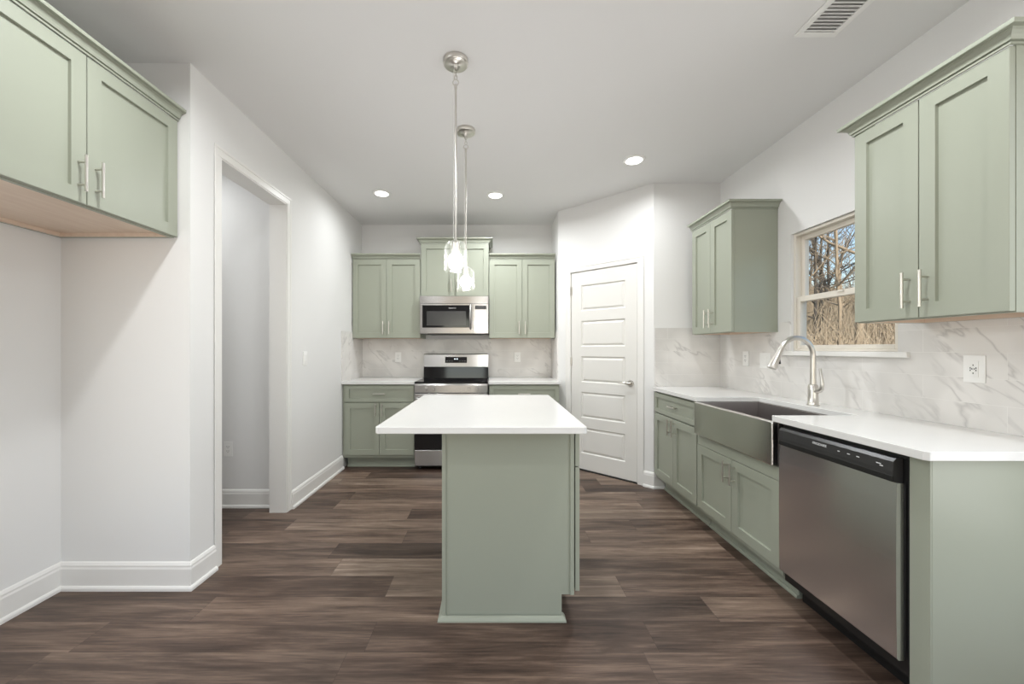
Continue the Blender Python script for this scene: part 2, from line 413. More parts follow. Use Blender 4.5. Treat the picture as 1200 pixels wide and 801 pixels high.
# ------------------------------------------------------------------ room shell
struct(MB().box(XN-1.3, XR+.10, YREAR-.1, YB+.15, -.12, 0).build('floor', M['floor']), 'dark brown wood plank floor', 'floor')
struct(MB().box(XN-1.3, XR+.10, YREAR-.1, YB+.15, H, H+.12).build('ceiling', M['ceiling']), 'flat pale grey ceiling over the kitchen', 'ceiling')
OPA, OPB, OPZ = 2.278, 3.012, 2.365          # cased opening in the left wall
def wall(name, mb, label): return struct(mb.build(name, M['wall']), label, 'wall')
wall('wall_left', MB().box(XL-.13, XL, OPB, YB, 0, H).box(XL-.13, XL, OPA, OPB, OPZ, H), 'white left wall with the cased opening')
wall('wall_niche_end', MB().box(XN, XL, YN, OPA, 0, H), 'white wall closing the far end of the niche')
SWY0, SWY1, SWZ0, SWZ1 = -.95, 1.05, .45, 2.40     # unseen side windows added beside the viewpoint for fill light
wall('wall_niche_left', MB().box(XN-.12, XN, YREAR, SWY0, 0, H).box(XN-.12, XN, SWY1, OPA, 0, H).box(XN-.12, XN, SWY0, SWY1, 0, SWZ0).box(XN-.12, XN, SWY0, SWY1, SWZ1, H), 'white side wall of the refrigerator niche')
wall('wall_hall', MB().box(XN-1.2, XL-.13, 3.11, 3.23, 0, H).box(XN-1.3, XN-1.2, OPA, 3.23, 0, H).box(XN-1.2, XN-.12, OPA-.12, OPA, 0, H), 'white hall wall seen through the opening')
wall('wall_back', MB().box(XL-.13, P0.x+.1, YB, YB+.12, 0, H), 'white back wall above the range cabinets')
wall('wall_pantry_side', MB().box(P0.x, P0.x+.1, P0.y, YB, 0, H), 'short white return wall beside the back cabinets')
wall('wall_front', MB().box(P1.x, XR, YF, YF+.1, 0, H), 'short white wall at the end of the sink counter')
WY0, WY1, WZ0, WZ1 = 1.972, 2.690, 1.236, 2.035      # kitchen window opening in the right wall
wall('wall_right', MB().box(XR, XR+.10, YREAR, SWY0, 0, H).box(XR, XR+.10, SWY1, WY0, 0, H).box(XR, XR+.10, SWY0, SWY1, 0, SWZ0).box(XR, XR+.10, SWY0, SWY1, SWZ1, H).box(XR, XR+.10, WY1, YF+.1, 0, H)
     .box(XR, XR+.10, WY0, WY1, 0, WZ0).box(XR, XR+.10, WY0, WY1, WZ1, H), 'white right wall with the sink window')
# rear wall with two tall windows added for fill light (behind the viewpoint)
RW = [(-1.7, -0.25), (0.35, 1.8)]
mb = MB()
xs = [XN-.12, RW[0][0], RW[0][1], RW[1][0], RW[1][1], XR+.10]
for i in (0, 2, 4): mb.box(xs[i], xs[i+1], YREAR-.12, YREAR, 0, H)
for a, b in RW: mb.box(a, b, YREAR-.12, YREAR, 0, .35).box(a, b, YREAR-.12, YREAR, 2.3, H)
wall('wall_rear', mb, 'unseen white rear wall with added tall windows')
for i, (a, b) in enumerate(RW):
    w = MB().box(a, b, YREAR-.09, YREAR-.04, .35, .41).box(a, b, YREAR-.09, YREAR-.04, 2.24, 2.3).box(a, a+.06, YREAR-.09, YREAR-.04, .41, 2.24).box(b-.06, b, YREAR-.09, YREAR-.04, .41, 2.24).box(a+.06, b-.06, YREAR-.085, YREAR-.045, 1.3, 1.35).build('window_%d' % (i+2), M['vinyl'])
    struct(w, 'unseen tall window added behind the viewpoint to light the room', 'window')
    ld = bpy.data.lights.new('window_fill', 'AREA'); ld.shape = 'RECTANGLE'; ld.size = b-a-.12; ld.size_y = 1.8  # area lamp stands in for sky light at the added window
    ld.energy = WIN_POWER; ld.color = (0.97, 0.985, 1.0)
    lo = bpy.data.objects.new('window_fill', ld); COL.objects.link(lo); lo.location = ((a+b)/2, YREAR-.02, 1.32); lo.rotation_euler = (R(90), 0, 0)

for i, (x, sgn) in enumerate(((XN, -1), (XR, 1))):  # side windows put in beside the viewpoint to brighten the kitchen
    x0, x1 = sorted((x+sgn*.04, x+sgn*.09)); ym = (SWY0+SWY1)/2
    w = MB().box(x0, x1, SWY0, SWY1, SWZ0, SWZ0+.06).box(x0, x1, SWY0, SWY1, SWZ1-.06, SWZ1).box(x0, x1, SWY0, SWY0+.06, SWZ0+.06, SWZ1-.06).box(x0, x1, SWY1-.06, SWY1, SWZ0+.06, SWZ1-.06).box(x0, x1, ym-.03, ym+.03, SWZ0+.06, SWZ1-.06).build('window_%d' % (i+4), M['vinyl'])
    struct(w, 'unseen wide side window added to light the kitchen', 'window')
    ld = bpy.data.lights.new('window_fill', 'AREA'); ld.shape = 'RECTANGLE'; ld.size = SWY1-SWY0-.12; ld.size_y = SWZ1-SWZ0-.12  # fill lamp filling the added side window
    ld.energy = SIDE_POWER; ld.color = (0.97, 0.985, 1.0)
    lo = bpy.data.objects.new('window_fill', ld); COL.objects.link(lo); lo.location = (x+sgn*.02, ym, (SWZ0+SWZ1)/2); lo.rotation_euler = (R(90), 0, R(-90 if sgn < 0 else 90))

# diagonal pantry wall, built in its own frame: x along the wall, -y towards the kitchen
DL = (P1-P0).length; DA = math.atan2(P1.y-P0.y, P1.x-P0.x)
DC, DW_, DH = 0.521*DL/1.036, 0.712, 2.045       # door centre along the wall, door width and height
DX0, DX1 = DC-DW_/2-.004, DC+DW_/2+.004
o = MB().box(0, DX0-.012, 0, .1, 0, H).box(DX1+.012, DL, 0, .1, 0, H).box(DX0-.012, DX1+.012, 0, .1, DH+.02, H).build('wall_diagonal', M['wall'], None, P0, (0, 0, DA))
struct(o, 'white diagonal wall holding the pantry door', 'wall')
o = MB().prism([(0, 0), (DL, 0), (DL-.1, .12), (.1, .12)], 0, .01).build('door_gap_shade', M['hole'], None, P0, (0, 0, DA)); struct(o, 'dark strip painted as shade under the pantry door', 'shade_strip')  # dark slab paints the shade in the gap below the door
# casing and jamb around the pantry door
cas = [(0, 0), (.058, 0), (.058, .010), (.046, .016), (.02, .012), (.006, .009), (0, .005)]
def casing_frame(mb, x0, x1, z1, y=0.0, legs=(True, True)):
    """flat casing around an opening x0..x1 up to z1, standing proud towards -y"""
    w = .058; t = .009
    for s, on in ((-1, legs[0]), (1, legs[1])):
        if not on: continue
        xa = x0 if s < 0 else x1
        a, b = (xa-w, xa) if s < 0 else (xa, xa+w)
        mb.box(a, b, y-t*.62, y-.0005, 0, z1, .002)
        c, d = (a, a+.018) if s < 0 else (b-.018, b)
        mb.box(c, d, y-t, y-.0005, 0, z1+w-.0182, .002)
    mb.box(x0-w+.002, x1+w-.002, y-t*.62, y-.0005, z1, z1+w-.002, .002)
    mb.box(x0-w, x1+w, y-t, y-.0005, z1+w-.018, z1+w, .003)
    return mb
mb = casing_frame(MB(), DX0-.006, DX1+.006, DH+.010)
mb.box(DX0-.0115, DX0-.0005, .0, .0995, .0, DH+.018).box(DX1+.0005, DX1+.0115, .0, .0995, .0, DH+.018).box(DX0-.0005, DX1+.0005, .0, .0995, DH+.006, DH+.018)
o = mb.build('trim_1', M['trim'], None, P0, (0, 0, DA)); struct(o, 'white casing around the pantry door', 'door casing')

# pantry door: five raised panels
dr = MB()
PW = DW_/2 - .115
rec = []
for k in range(5):
    z0 = .165 + k*.366
    rec.append((-PW, PW, z0, z0+.265))
dr.slab(DW_, DH-.012, .035, rec, depth=.012, slope=.010, raised=True)
drp = P0 + Vector((math.cos(DA)*DC, math.sin(DA)*DC, 0)) + Vector((-math.sin(DA), math.cos(DA), 0))*.042
door = dr.build('door_1', M['door'], None, (drp.x, drp.y, .014), (0, 0, DA)); struct(door, 'closed white pantry door with five raised panels', 'door')
mb = MB(); hx = DW_/2-.062; hz = .915
t = bmesh.new(); bmesh.ops.create_cone(t, cap_ends=True, segments=28, radius1=.032, radius2=.028, depth=.010)
mb.merge(t, Matrix.Translation((hx, -.0402, hz)) @ Matrix.Rotation(R(90), 4, 'X'))
mb.tube([(hx, -.044, hz), (hx, -.075, hz)], .011)
mb.tube([(hx+.012, -.074, hz), (hx-.02, -.077, hz), (hx-.06, -.076, hz+.004), (hx-.105, -.070, hz+.001)], [.011, .0105, .008, .006])
for f in mb.b.faces: f.smooth = len(f.verts) == 4
mb.build('door_handle', M['nickel'], door)
for z in (1.80, 1.06, .26):
    MB().tube([(-DW_/2-.003, -.041, z), (-DW_/2-.003, -.041, z+.09)], .0065, 10).box(-DW_/2-.0028, -DW_/2+.012, -.0372, -.0352, z+.002, z+.088).build('hinge', M['nickel'], door)

# cased opening in left wall: jamb liner + casing (kitchen side); built facing +x
OA = R(90)
mb = MB()
# local frame: x -> world +y, -y -> world +x
mb.box(OPA-.001, OPA+.0115, .0, .13, 0, OPZ).box(OPB-.0115, OPB+.001, .0, .13, 0, OPZ).box(OPA+.0115, OPB-.0115, .0, .13, OPZ-.0115, OPZ+.001)
casing_frame(mb, OPA+.004, OPB-.004, OPZ-.004)
o = mb.build('trim_2', M['trim'], None, (XL, 0, 0), (0, 0, OA)); struct(o, 'white casing around the hall opening', 'opening casing')

# baseboards: swept profile
BP = [(0, 0), (.026, 0), (.026, .012), (.022, .020), (.015, .024), (.015, .108), (.012, .118), (.012, .126), (.006, .138), (0, .142)]
def base(name, path, label):
    o = MB().sweep(path, BP).build(name, M['trim']); return struct(o, label, 'baseboard')
# travel so that the room lies on the right hand side
base('baseboard_niche', [(XN, YREAR, 0), (XN, YN, 0), (XL, YN, 0), (XL, OPA-.054, 0)], 'white baseboard around the refrigerator niche')
base('baseboard_left', [(XL, OPB+.054, 0), (XL, 4.105, 0)], 'white baseboard along the left wall')
base('baseboard_hall', [(XN-1.2, 3.11, 0), (XL-.131, 3.11, 0)], 'white baseboard of the hall wall')
dv = (P1-P0).normalized(); q = P0 + dv*(DX1+.066)
base('baseboard_pantry', [(q.x, q.y, 0), (P1.x, P1.y, 0), (1.532, YF, 0)], 'white baseboard beside the pantry door')
q = P0 + dv*(DX0-.066)
base('baseboard_pantry_side', [(P0.x, P0.y+.01, 0), (P0.x, P0.y, 0), (q.x, q.y, 0)], 'short white baseboard left of the pantry door')

# window: recessed vinyl double hung sash
win = struct(bpy.data.objects.new('window_1', None), 'double hung window above the sink', 'window'); COL.objects.link(win)
win.location = (XR+.016, (WY0+WY1)/2, WZ0); win.rotation_euler = (0, 0, R(-90))
ww, wh = WY1-WY0-.002, WZ1-WZ0-.002       # local x = -world y, local y = outwards (+x)
def frame(mb, x0, x1, z0, z1, y0, y1, w, wb=None, wt=None):
    wb = wb or w; wt = wt or w
    mb.box(x0, x0+w, y0, y1, z0, z1, .002).box(x1-w, x1, y0, y1, z0, z1, .002)
    mb.box(x0+w, x1-w, y0, y1, z0, z0+wb, .002).box(x0+w, x1-w, y0, y1, z1-wt, z1, .002); return mb
frame(MB(), -ww/2, ww/2, .001, wh, 0, .075, .018, .012, .018).build('window_frame', M['vinyl'], win)
mid = .350
frame(MB(), -ww/2+.0185, ww/2-.0185, .0135, mid+.018, .008, .034, .028, .026, .036).build('lower_sash', M['vinyl'], win)
frame(MB(), -ww/2+.0185, ww/2-.0185, mid-.016, wh-.0185, .038, .066, .030, .034, .030).build('upper_sash', M['vinyl'], win)
MB().box(-ww/2+.045, ww/2-.045, .019, .023, .038, mid-.016).build('pane', M['pane'], win)
MB().box(-ww/2+.047, ww/2-.047, .050, .054, mid+.016, wh-.047).build('pane', M['pane'], win)
MB().box(-.02, .02, -.002, .0078, mid+.004, mid+.016, .002).build('sash_lock', M['vinyl'], win)
# drywall lined reveal is the wall itself; sill board
o = MB().box(XR-.030, XR+.0155, WY0-.06, WY1+.06, WZ0-.0295, WZ0-.0005, .004).build('trim_3', M['trim']); struct(o, 'white window sill board above the sink', 'window sill')
# tile
o = MB().box(XL+.011, P0.x-.011, YB-.010, YB-.0005, .9145, 1.3715).box(XL+.0005, XL+.0105, 4.08, YB-.011, .9145, 1.44).box(P0.x-.0105, P0.x-.0005, P0.y+.002, YB-.011, .9145, 1.44).build('trim_4', M['marble'])
struct(o, 'marble tile backsplash behind the range', 'backsplash')
mb = MB()
TX = XR-.010
mb.box(TX, XR-.0005, 1.27, WY0, .9145, 1.372).box(TX, XR-.0005, WY0, WY1, .9145, WZ0-.030).box(TX, XR-.0005, WY1, 2.79, .9145, 1.44).box(TX, XR-.0005, 2.79, YF-.011, .9145, 1.372)
mb.box(P1.x+.006, XR-.0105, YF-.0105, YF-.0005, .9145, 1.44)
o = mb.build('trim_5', M['marble']); struct(o, 'marble tile backsplash along the sink counter', 'backsplash')

# ------------------------------------------------------------------ cabinet kit
def handle_mesh(L):
    mb = MB(); r = .0055
    mb.tube([(0, -.032, -L/2), (0, -.032, L/2)], r, 12)
    for s in (-1, 1): mb.tube([(0, -.0002, s*L*.31), (0, -.032, s*L*.31)], .0045, 10)
    for f in mb.b.faces: f.smooth = len(f.verts) == 4
    me = bpy.data.meshes.new('handle'); mb.b.to_mesh(me); mb.b.free(); me.materials.append(M['nickel']); return me
HM = handle_mesh(.145); HMS = handle_mesh(.128)
RAIL = .058
def add_door(root, x0, x1, z0, z1, hside=None, hz=None, t=.020, y=0.0, name='door', hm=None):
    """shaker door on the cabinet front; hside -1/+1: handle near the left/right edge; hz: handle height"""
    w, h = x1-x0, z1-z0
    d = MB().slab(w, h, t, [(-w/2+RAIL, w/2-RAIL, RAIL, h-RAIL)], depth=.012, slope=.0012).build(name, M['sage'], root, ((x0+x1)/2, y-.0005, z0))
    if hside: link('handle', hm or HM, d, (hside*(w/2-.032), -t, hz-z0))
    return d
def add_drawer(root, x0, x1, z0, z1, t=.020, y=0.0):
    w, h = x1-x0, z1-z0
    d = MB().slab(w, h, t, [(-w/2+.045, w/2-.045, .038, h-.038)], depth=.012, slope=.0012).build('drawer', M['sage'], root, ((x0+x1)/2, y-.0005, z0))
    link('handle', HMS, d, (0, -t+.012, h/2), (0, R(90), 0))
    return d
CROWN = [(0, 0), (.006, 0), (.006, .007), (.003, .008), (.003, .010), (.012, .011), (.013, .016), (.016, .025), (.022, .034), (.028, .039), (.028, .041), (.043, .042), (.044, .046), (.044, .056), (0, .056)]
def wall_cabinet(label, loc, rz, w, h, d, crown, group, doors=2, hlow=.045, hs=.145, hgap=None):
    """origin at the centre of the front edge of the box bottom; front faces local -y"""
    r = thing('wall_cabinet', label, 'cabinet', loc, rz, group)
    b = MB()
    b.box(-w/2, -w/2+.016, 0, d, 0, h).box(w/2-.016, w/2, 0, d, 0, h).box(-w/2+.016, w/2-.016, 0, d, h-.016, h)
    b.box(-w/2+.016, w/2-.016, d-.01, d, .0, h-.016).box(-w/2+.016, w/2-.016, 0, .018, 0, .035).box(-w/2+.016, w/2-.016, 0, .018, h-.05, h-.016)
    b.box(-.02, .02, .0, .018, .035, h-.05)
    b.build('body', M['sage'], r)
    MB().box(-w/2+.016, w/2-.016, .018, d-.01, .018, .028).box(-w/2+.0162, -w/2+.030, .0182, d-.0102, .0005, .0178).box(w/2-.030, w/2-.0162, .0182, d-.0102, .0005, .0178).box(-w/2+.030, w/2-.030, d-.03, d-.0102, .0005, .0178).build('underside', M['maple'], r)['label'] = 'natural wood underside'
    g = .0018; dw = w/doors
    for k in range(doors):
        x0 = -w/2 + k*dw + g; x1 = -w/2+(k+1)*dw - g
        add_door(r, x0, x1, .004, h-.006, 1 if k == 0 else -1, hlow + .0725)
    # crown: returns on the wished sides
    L, Rr = crown
    yb = d
    path = []
    if L: path.append((-w/2, yb, h-.004))
    path += [(-w/2, -.021, h-.004), (w/2, -.021, h-.004)]
    if Rr: path.append((w/2, yb, h-.004))
    # travel left -> right along the front: outside is on the right-hand side (-y)
    MB().sweep(path, CROWN).build('crown_molding', M['sage'], r)
    return r
GW = 'sage green wall cabinets'
# above the niche (faces +x)
wall_cabinet('deep sage green wall cabinet above the empty refrigerator niche on the left', (-1.667, 2.05-.003-.457, 1.829), R(90), .914, .612, .59, (False, False), GW)
# back wall: origin y at cabinet front
YU = YB-.32
wall_cabinet('sage green wall cabinet left of the microwave, on the back wall', ((-1.578-.815)/2, YU, 1.372), 0, .758, .884, .318, (False, False), GW)
wall_cabinet('raised sage green cabinet directly above the microwave', ((-.815-.053)/2, YU, 1.838), 0, .758, .595, .318, (True, True), GW)
wall_cabinet('sage green wall cabinet right of the microwave, beside the pantry wall', ((-.053+.688)/2, YU, 1.372), 0, .736, .884, .318, (False, False), GW)
# right wall (faces -x): local +x -> world -y
XU = 1.727
wall_cabinet('sage green wall cabinet left of the window, far end of the sink wall', (XU, (2.815+3.375)/2, 1.372), R(-90), .56, .886, XR-XU-.002, (False, True), GW)
wall_cabinet('large near sage green wall cabinet right of the window', (XU, (1.297+1.858)/2, 1.372), R(-90), .561, .886, XR-XU-.002, (True, True), GW)

TOE = .115
def base_cabinet(label, loc, rz, w, d, group, drawer=True, doors=2, ztop=.883, doorz=(.145, .69), drz=(.700, .868), hz=.62, shoe=True, toed=.078):
    r = thing('base_cabinet', label, 'cabinet', loc, rz, group)
    MB().box(-w/2, w/2, 0, d, TOE, ztop).build('body', M['sage'], r)
    MB().box(-w/2, w/2, toed, d, 0, TOE-.0005).build('toe_kick', M['sage'], r)
    if shoe: MB().sweep([(-w/2, toed-.0005, 0), (w/2, toed-.0005, 0)], [(0, 0), (.012, 0), (.012, .008), (.006, .016), (0, .018)]).build('shoe_molding', M['sage'], r)
    g = .002
    if drawer: add_drawer(r, -w/2+g, w/2-g, drz[0], drz[1])
    dw = w/doors
    for k in range(doors):
        add_door(r, -w/2+k*dw+g, -w/2+(k+1)*dw-g, doorz[0], doorz[1], 1 if k == 0 else -1, hz, hm=HMS)
    return r
GB = 'sage green base cabinets'
YBF = 4.115      # front of the back-run boxes
base_cabinet('sage green base cabinet left of the range', ((-1.556-.828)/2, YBF, 0), 0, .728, YB-YBF-.002, GB)
MB().box(-.0115, .0115, 0, .5, TOE, .883).build('filler_strip', M['sage'], bpy.data.objects['base_cabinet'], (-.3765, .001, 0))
base_cabinet('sage green base cabinet between range and pantry wall', ((-.050+.688)/2, YBF, 0), 0, .734, YB-YBF-.002, GB)
# right run: front x
XBF = 1.452
base_cabinet('narrow sage green base cabinet with one drawer, far end of sink counter', (XBF, (2.768+3.50)/2, 0), R(-90), .728, XR-XBF-.002, GB)
# filler at the far end is wall; sink base is open for the apron sink
r = thing('sink_cabinet', 'sage green base cabinet under the steel apron sink', 'cabinet', (XBF, (1.966+2.764)/2, 0), R(-90), GB)
w = .796; d = XR-XBF-.002
MB().box(-w/2, -w/2+.016, 0, d, TOE, .883).box(w/2-.014, w/2, 0, d, TOE, .64).box(-w/2+.016, w/2-.014, 0, d, TOE, TOE+.018).box(-w/2+.016, w/2-.014, d-.01, d, TOE+.018, .64).box(-w/2+.016, w/2-.014, 0, .02, .57, .654).box(-w/2+.016, w/2-.014, 0, .02, TOE+.018, .57).build('body', M['sage'], r)
MB().box(-w/2, w/2, .078, d, 0, TOE-.0005).build('toe_kick', M['sage'], r)
MB().sweep([(-w/2, .0775, 0), (w/2, .0775, 0)], [(0, 0), (.012, 0), (.012, .008), (.006, .016), (0, .018)]).build('shoe_molding', M['sage'], r)
MB().box(-w/2+.004, w/2-.002, -.018, -.0005, .588, .655, .001).build('rail', M['sage'], r)
for k in range(2): add_door(r, -w/2+k*w/2+.002, -w/2+(k+1)*w/2-.002, .147, .585, 1 if k == 0 else -1, .505, hm=HMS)
# end panel by the dishwasher
ep = thing('end_panel', 'sage green end panel of the sink counter, right of the dishwasher', 'cabinet panel', (XBF, 1.335, 0))
MB().box(0, XR-XBF-.002, -.035, .030, 0, .8835, .001).build('panel', M['sage'], ep)
MB().box(-.006, -.0005, -.035, .030, 0, .8835, .001).build('stile', M['sage'], ep)

# ------------------------------------------------------------------ island
IX0, IX1, IY0, IY1 = -.239, .372, 1.818, 2.80
isl = thing('kitchen_island', 'sage green kitchen island cabinet in the middle of the floor', 'island', ((IX0+IX1)/2, (IY0+IY1)/2, 0))
hw, hl = (IX1-IX0)/2, (IY1-IY0)/2
nt = .057
MB().box(-hw+.012, hw, -hl+.012, hl-.012, TOE, .8835).box(-hw+.012, hw-nt-.02, -hl+.012, hl-.012, 0, TOE).build('body', M['sage'], isl)
prof = [(-hw+.012, 0), (hw-nt, 0), (hw-nt, TOE), (hw, TOE), (hw, .8835), (-hw+.012, .8835)]
MB().prism(prof, -hl+.0, -hl+.0118, 'y').build('end_panel', M['sage'], isl)
MB().prism(prof, hl-.0118, hl, 'y').build('end_panel', M['sage'], isl)
MB().box(-hw, -hw+.0118, -hl, hl, 0, .8835).build('back_panel', M['sage'], isl)
MB().box(-hw, -hw+.018, -hl-.006, -hl-.0003, .018, .8835, .001).build('corner_trim', M['sage'], isl)
MB().box(hw-.018, hw, -hl-.006, -hl-.0003, TOE, .8835, .001).build('corner_trim', M['sage'], isl)
SH = [(0, 0), (.018, 0), (.017, .008), (.010, .018), (0, .022)]
MB().sweep([(-hw-.0004, hl, 0), (-hw-.0004, -hl-.0064, 0), (hw-nt, -hl-.0064, 0), (hw-nt, -hl+.02, 0)][::1], SH).build('shoe_molding', M['sage'], isl)
# fronts on the +x side
def side_slab(name, y0, y1, z0, z1, rec):
    w = y1-y0; h = z1-z0
    d = MB().slab(w, h, .020, [rec(w, h)], depth=.012, slope=.0012).build(name, M['sage'], isl, (hw+.0065, (y0+y1)/2, z0), (0, 0, R(90)))
    return d
for k in range(2):
    a = -hl+.002+k*(hl-.001); b = a+hl-.004
    d = side_slab('drawer', a, b, .708, .872, lambda w, h: (-w/2+.045, w/2-.045, .038, h-.038))
    link('handle', HMS, d, (0, -.008, .082), (0, R(90), 0))
    d = side_slab('door', a, b, .130, .702, lambda w, h: (-w/2+RAIL, w/2-RAIL, RAIL, h-RAIL))
    link('handle', HMS, d, ((1 if k == 0 else -1)*(.49/2-.035), -.020, .48))
def quartz_top(name, label, pts, bev=.003):
    o = MB().prism(pts, .884, .914, 'z', bev).build(name, M['quartz']); return tag(o, label, 'countertop')
quartz_top('countertop', 'white quartz countertop overhanging the green island', [(-.500, 1.69), (.392, 1.69), (.404, 1.702), (.404, 2.885), (-.512, 2.885), (-.512, 1.702)])
quartz_top('countertop', 'white quartz countertop left of the range', [(XL+.0015, 4.075), (-.824, 4.075), (-.824, YB-.0015), (XL+.0015, YB-.0015)])
quartz_top('countertop', 'white quartz countertop between the range and the pantry wall', [(-.056, 4.075), (P0.x-.0015, 4.075), (P0.x-.0015, YB-.0015), (-.056, YB-.0015)])
XC = 1.412
quartz_top('countertop', 'long white quartz countertop along the right wall around the sink', [(XC+.012, 1.280), (XR-.0015, 1.280), (XR-.0015, YF-.0015), (XC+.045, YF-.0015), (XC, YF-.05), (XC, 2.738), (1.85, 2.738), (1.85, 1.992), (XC, 1.992), (XC, 1.292)], .002)

# ------------------------------------------------------------------ apron sink
sk = thing('apron_sink', 'stainless steel apron front sink set into the right counter', 'sink', (1.63, 2.365, .66))
SX0, SX1, SY0, SY1 = 1.402-1.63, 1.872-1.63, 1.978-2.365, 2.748-2.365
mb = MB()
mb.box(SX0, SX0+.032, SY0, SY1, 0, .2225, .006, 3)
mb.build('apron', M['apron_steel'], sk)
mb = MB(); tk = .012; zt = .2225
mb.box(SX0+.0322, SX1, SY0, SY1, .0, .012)
mb.box(SX0+.0322, SX1, SY0, SY0+tk+.012, .012, zt, .002).box(SX0+.0322, SX1, SY1-tk-.008, SY1, .012, zt, .002).box(SX1-.022-tk, SX1, SY0+.024, SY1-.02, .012, zt, .002)
mb.build('basin', M['basin_steel'], sk)
mb = MB(); mb.lathe([(0, .004), (.03, .004), (.036, .006), (.043, .005), (.045, .0)], 28, (.06, 0, .0122)); mb.build('drain', M['nickel'], sk)

# faucet
fx, fy = 1.915, 2.353
fa = thing('kitchen_faucet', 'brushed nickel gooseneck faucet behind the sink', 'faucet', (fx, fy, .914))
mb = MB(); mb.lathe([(0, .0005), (.031, .0005), (.031, .006), (.027, .010), (.0265, .060), (.0255, .115), (.0215, .124), (0, .126)], 28); mb.build('faucet_base', M['nickel'], fa)
pts = [(0, 0, .120), (0, 0, .20), (0, 0, .295)]
rad = [.0165, .0150, .0142]
Rr_ = .100
for k in range(1, 15):
    a = math.pi*k/16; pts.append((-Rr_+Rr_*math.cos(a), 0, .295+Rr_*math.sin(a)*1.08)); rad.append(.0140)
end = Vector(pts[-1])
mb = MB(); mb.tube(pts, rad, 18); mb.build('spout', M['nickel'], fa)
dn = (Vector(pts[-1])-Vector(pts[-2])).normalized()
mb = MB(); mb.tube([end+dn*.001, end+dn*.02, end+dn*.06, end+dn*.105, end+dn*.128], [.0150, .0155, .019, .0245, .0255], 22); sp = mb.build('spray_head', M['nickel'], fa)
mb = MB(); c = end+dn*.075; mb.tube([c+Vector((.018, 0, .010)), c+Vector((.0235, 0, -.022))], [.008, .0085], 10); mb.build('spray_button', M['black'], sp)
mb = MB(); mb.tube([(0, -.0205, .085), (0, -.045, .092), (0, -.060, .105), (0, -.066, .130), (0, -.058, .180), (0, -.050, .222)], [.0135, .0130, .0120, .0095, .0070, .0062], 14); mb.build('lever', M['nickel'], fa)

# ------------------------------------------------------------------ dishwasher (front faces -x)
dw = thing('dishwasher', 'stainless dishwasher with black control strip under the right counter', 'dishwasher', (XBF, 1.6635, 0), R(-90))
hwid = .2955
MB().box(-hwid, hwid, .002, .55, .10, .872).build('tub', M['black'], dw)
MB().box(-hwid+.01, hwid-.01, .082, .5, .0, .0995).build('toe_kick', M['black'], dw)
MB().box(-hwid, hwid, -.006, .0015, .864, .882, .001).build('top_trim', M['black'], dw)
dp = MB()
dp.prism([(-.002, .155), (-.028, .155), (-.034, .162), (-.036, .30), (-.037, .50), (-.036, .70), (-.034, .778), (-.002, .778)], -hwid+.012, hwid-.012, 'x')
dp.build('door_panel', M['dark_steel'], dw)
cp = MB().prism([(-.002, .7785), (-.034, .7785), (-.036, .786), (-.039, .796), (-.039, .815), (-.036, .850), (-.028, .862), (-.002, .8635)], -hwid+.012, hwid-.022, 'x').build('control_panel', M['charcoal'], dw)
MB().box(-hwid+.012, hwid-.022, -.0396, -.0345, .7790, .800, .001).build('grip_strip', M['black'], cp)
me = text_mesh('FRIGIDAIRE', .0145); me.materials.append(M['print'])
link('logo', me, cp, (-.040, -.0388, .836), (R(90-5), 0, 0))
for x, wd in ((.055, .010), (.100, .012), (.140, .012), (.222, .018), (.232, .012)):
    z = .832 if x != .232 else .826
    MB().box(x-wd/2, x+wd/2, -.0003, .0003, -.0016, .0016).build('button_print', M['print'], cp, (0, -.0386, z), (R(-5), 0, 0))

# ------------------------------------------------------------------ range
rg = thing('range', 'stainless electric range with black glass top between the back counters', 'range', (-.440, 4.055, 0))
rw = .378
MB().box(-rw, rw, .030, .60, .03, .895).build('body', M['black'], rg)
for sx in (-1, 1):
    for yy in (.06, .55): MB().lathe([(0, 0), (.018, 0), (.018, .0295), (0, .0295)], 14, (sx*.33, yy, 0)).build('foot', M['black'], rg)
MB().box(-rw-.001, rw+.001, .004, .60, .8955, .913, .003).build('cooktop', M['black_glass'], rg)
for x, y, r_ in ((-.19, .17, .10), (.19, .17, .08), (-.19, .43, .08), (.19, .43, .10)):
    MB().lathe([(r_-.003, .9132), (r_, .9134), (r_+.003, .9132)], 40, (x, y, 0)).build('burner_ring', M['screen_grey'], rg)
MB().prism([(.004, .800), (.0295, .800), (.0295, .8952), (.012, .8952), (.004, .875)], -rw, rw, 'x').build('control_panel', M['steel'], rg)
for x in (-.265, -.185, .185, .265):
    t = bmesh.new(); bmesh.ops.create_cone(t, cap_ends=True, segments=24, radius1=.019, radius2=.017, depth=.026)
    mb = MB(); mb.merge(t, Matrix.Translation((x, -.0095, .838)) @ Matrix.Rotation(R(90), 4, 'X')); mb.box(x-.003, x+.003, -.0265, -.0226, .822, .854)
    mb.build('knob', M['steel'], rg)
od = MB().box(-rw, rw, -.008, .0295, .215, .793, .004).build('oven_door', M['steel'], rg)
MB().box(-rw+.002, rw-.002, -.0125, -.0083, .216, .690, .002).build('oven_window', M['black_glass'], od)
mb = MB(); mb.tube([(-rw+.03, -.055, .745), (rw-.03, -.055, .745)], .012, 16)
for s in (-1, 1): mb.tube([(s*(rw-.07), -.055, .745), (s*(rw-.07), -.0085, .745)], .010, 10)
mb.build('handle', M['steel'], od)
MB().box(-rw, rw, -.006, .0295, .045, .209, .005).build('drawer', M['steel'], rg)
bg = MB().prism([(.585, .9135), (.535, .9135), (.545, 1.045), (.585, 1.045)], -rw, rw, 'x').build('lower_backguard', M['black_glass'], rg)
bk = MB().prism([(.635, 1.0455), (.528, 1.0455), (.545, 1.185), (.560, 1.195), (.635, 1.195)], -rw, rw, 'x').build('backguard', M['steel'], rg)
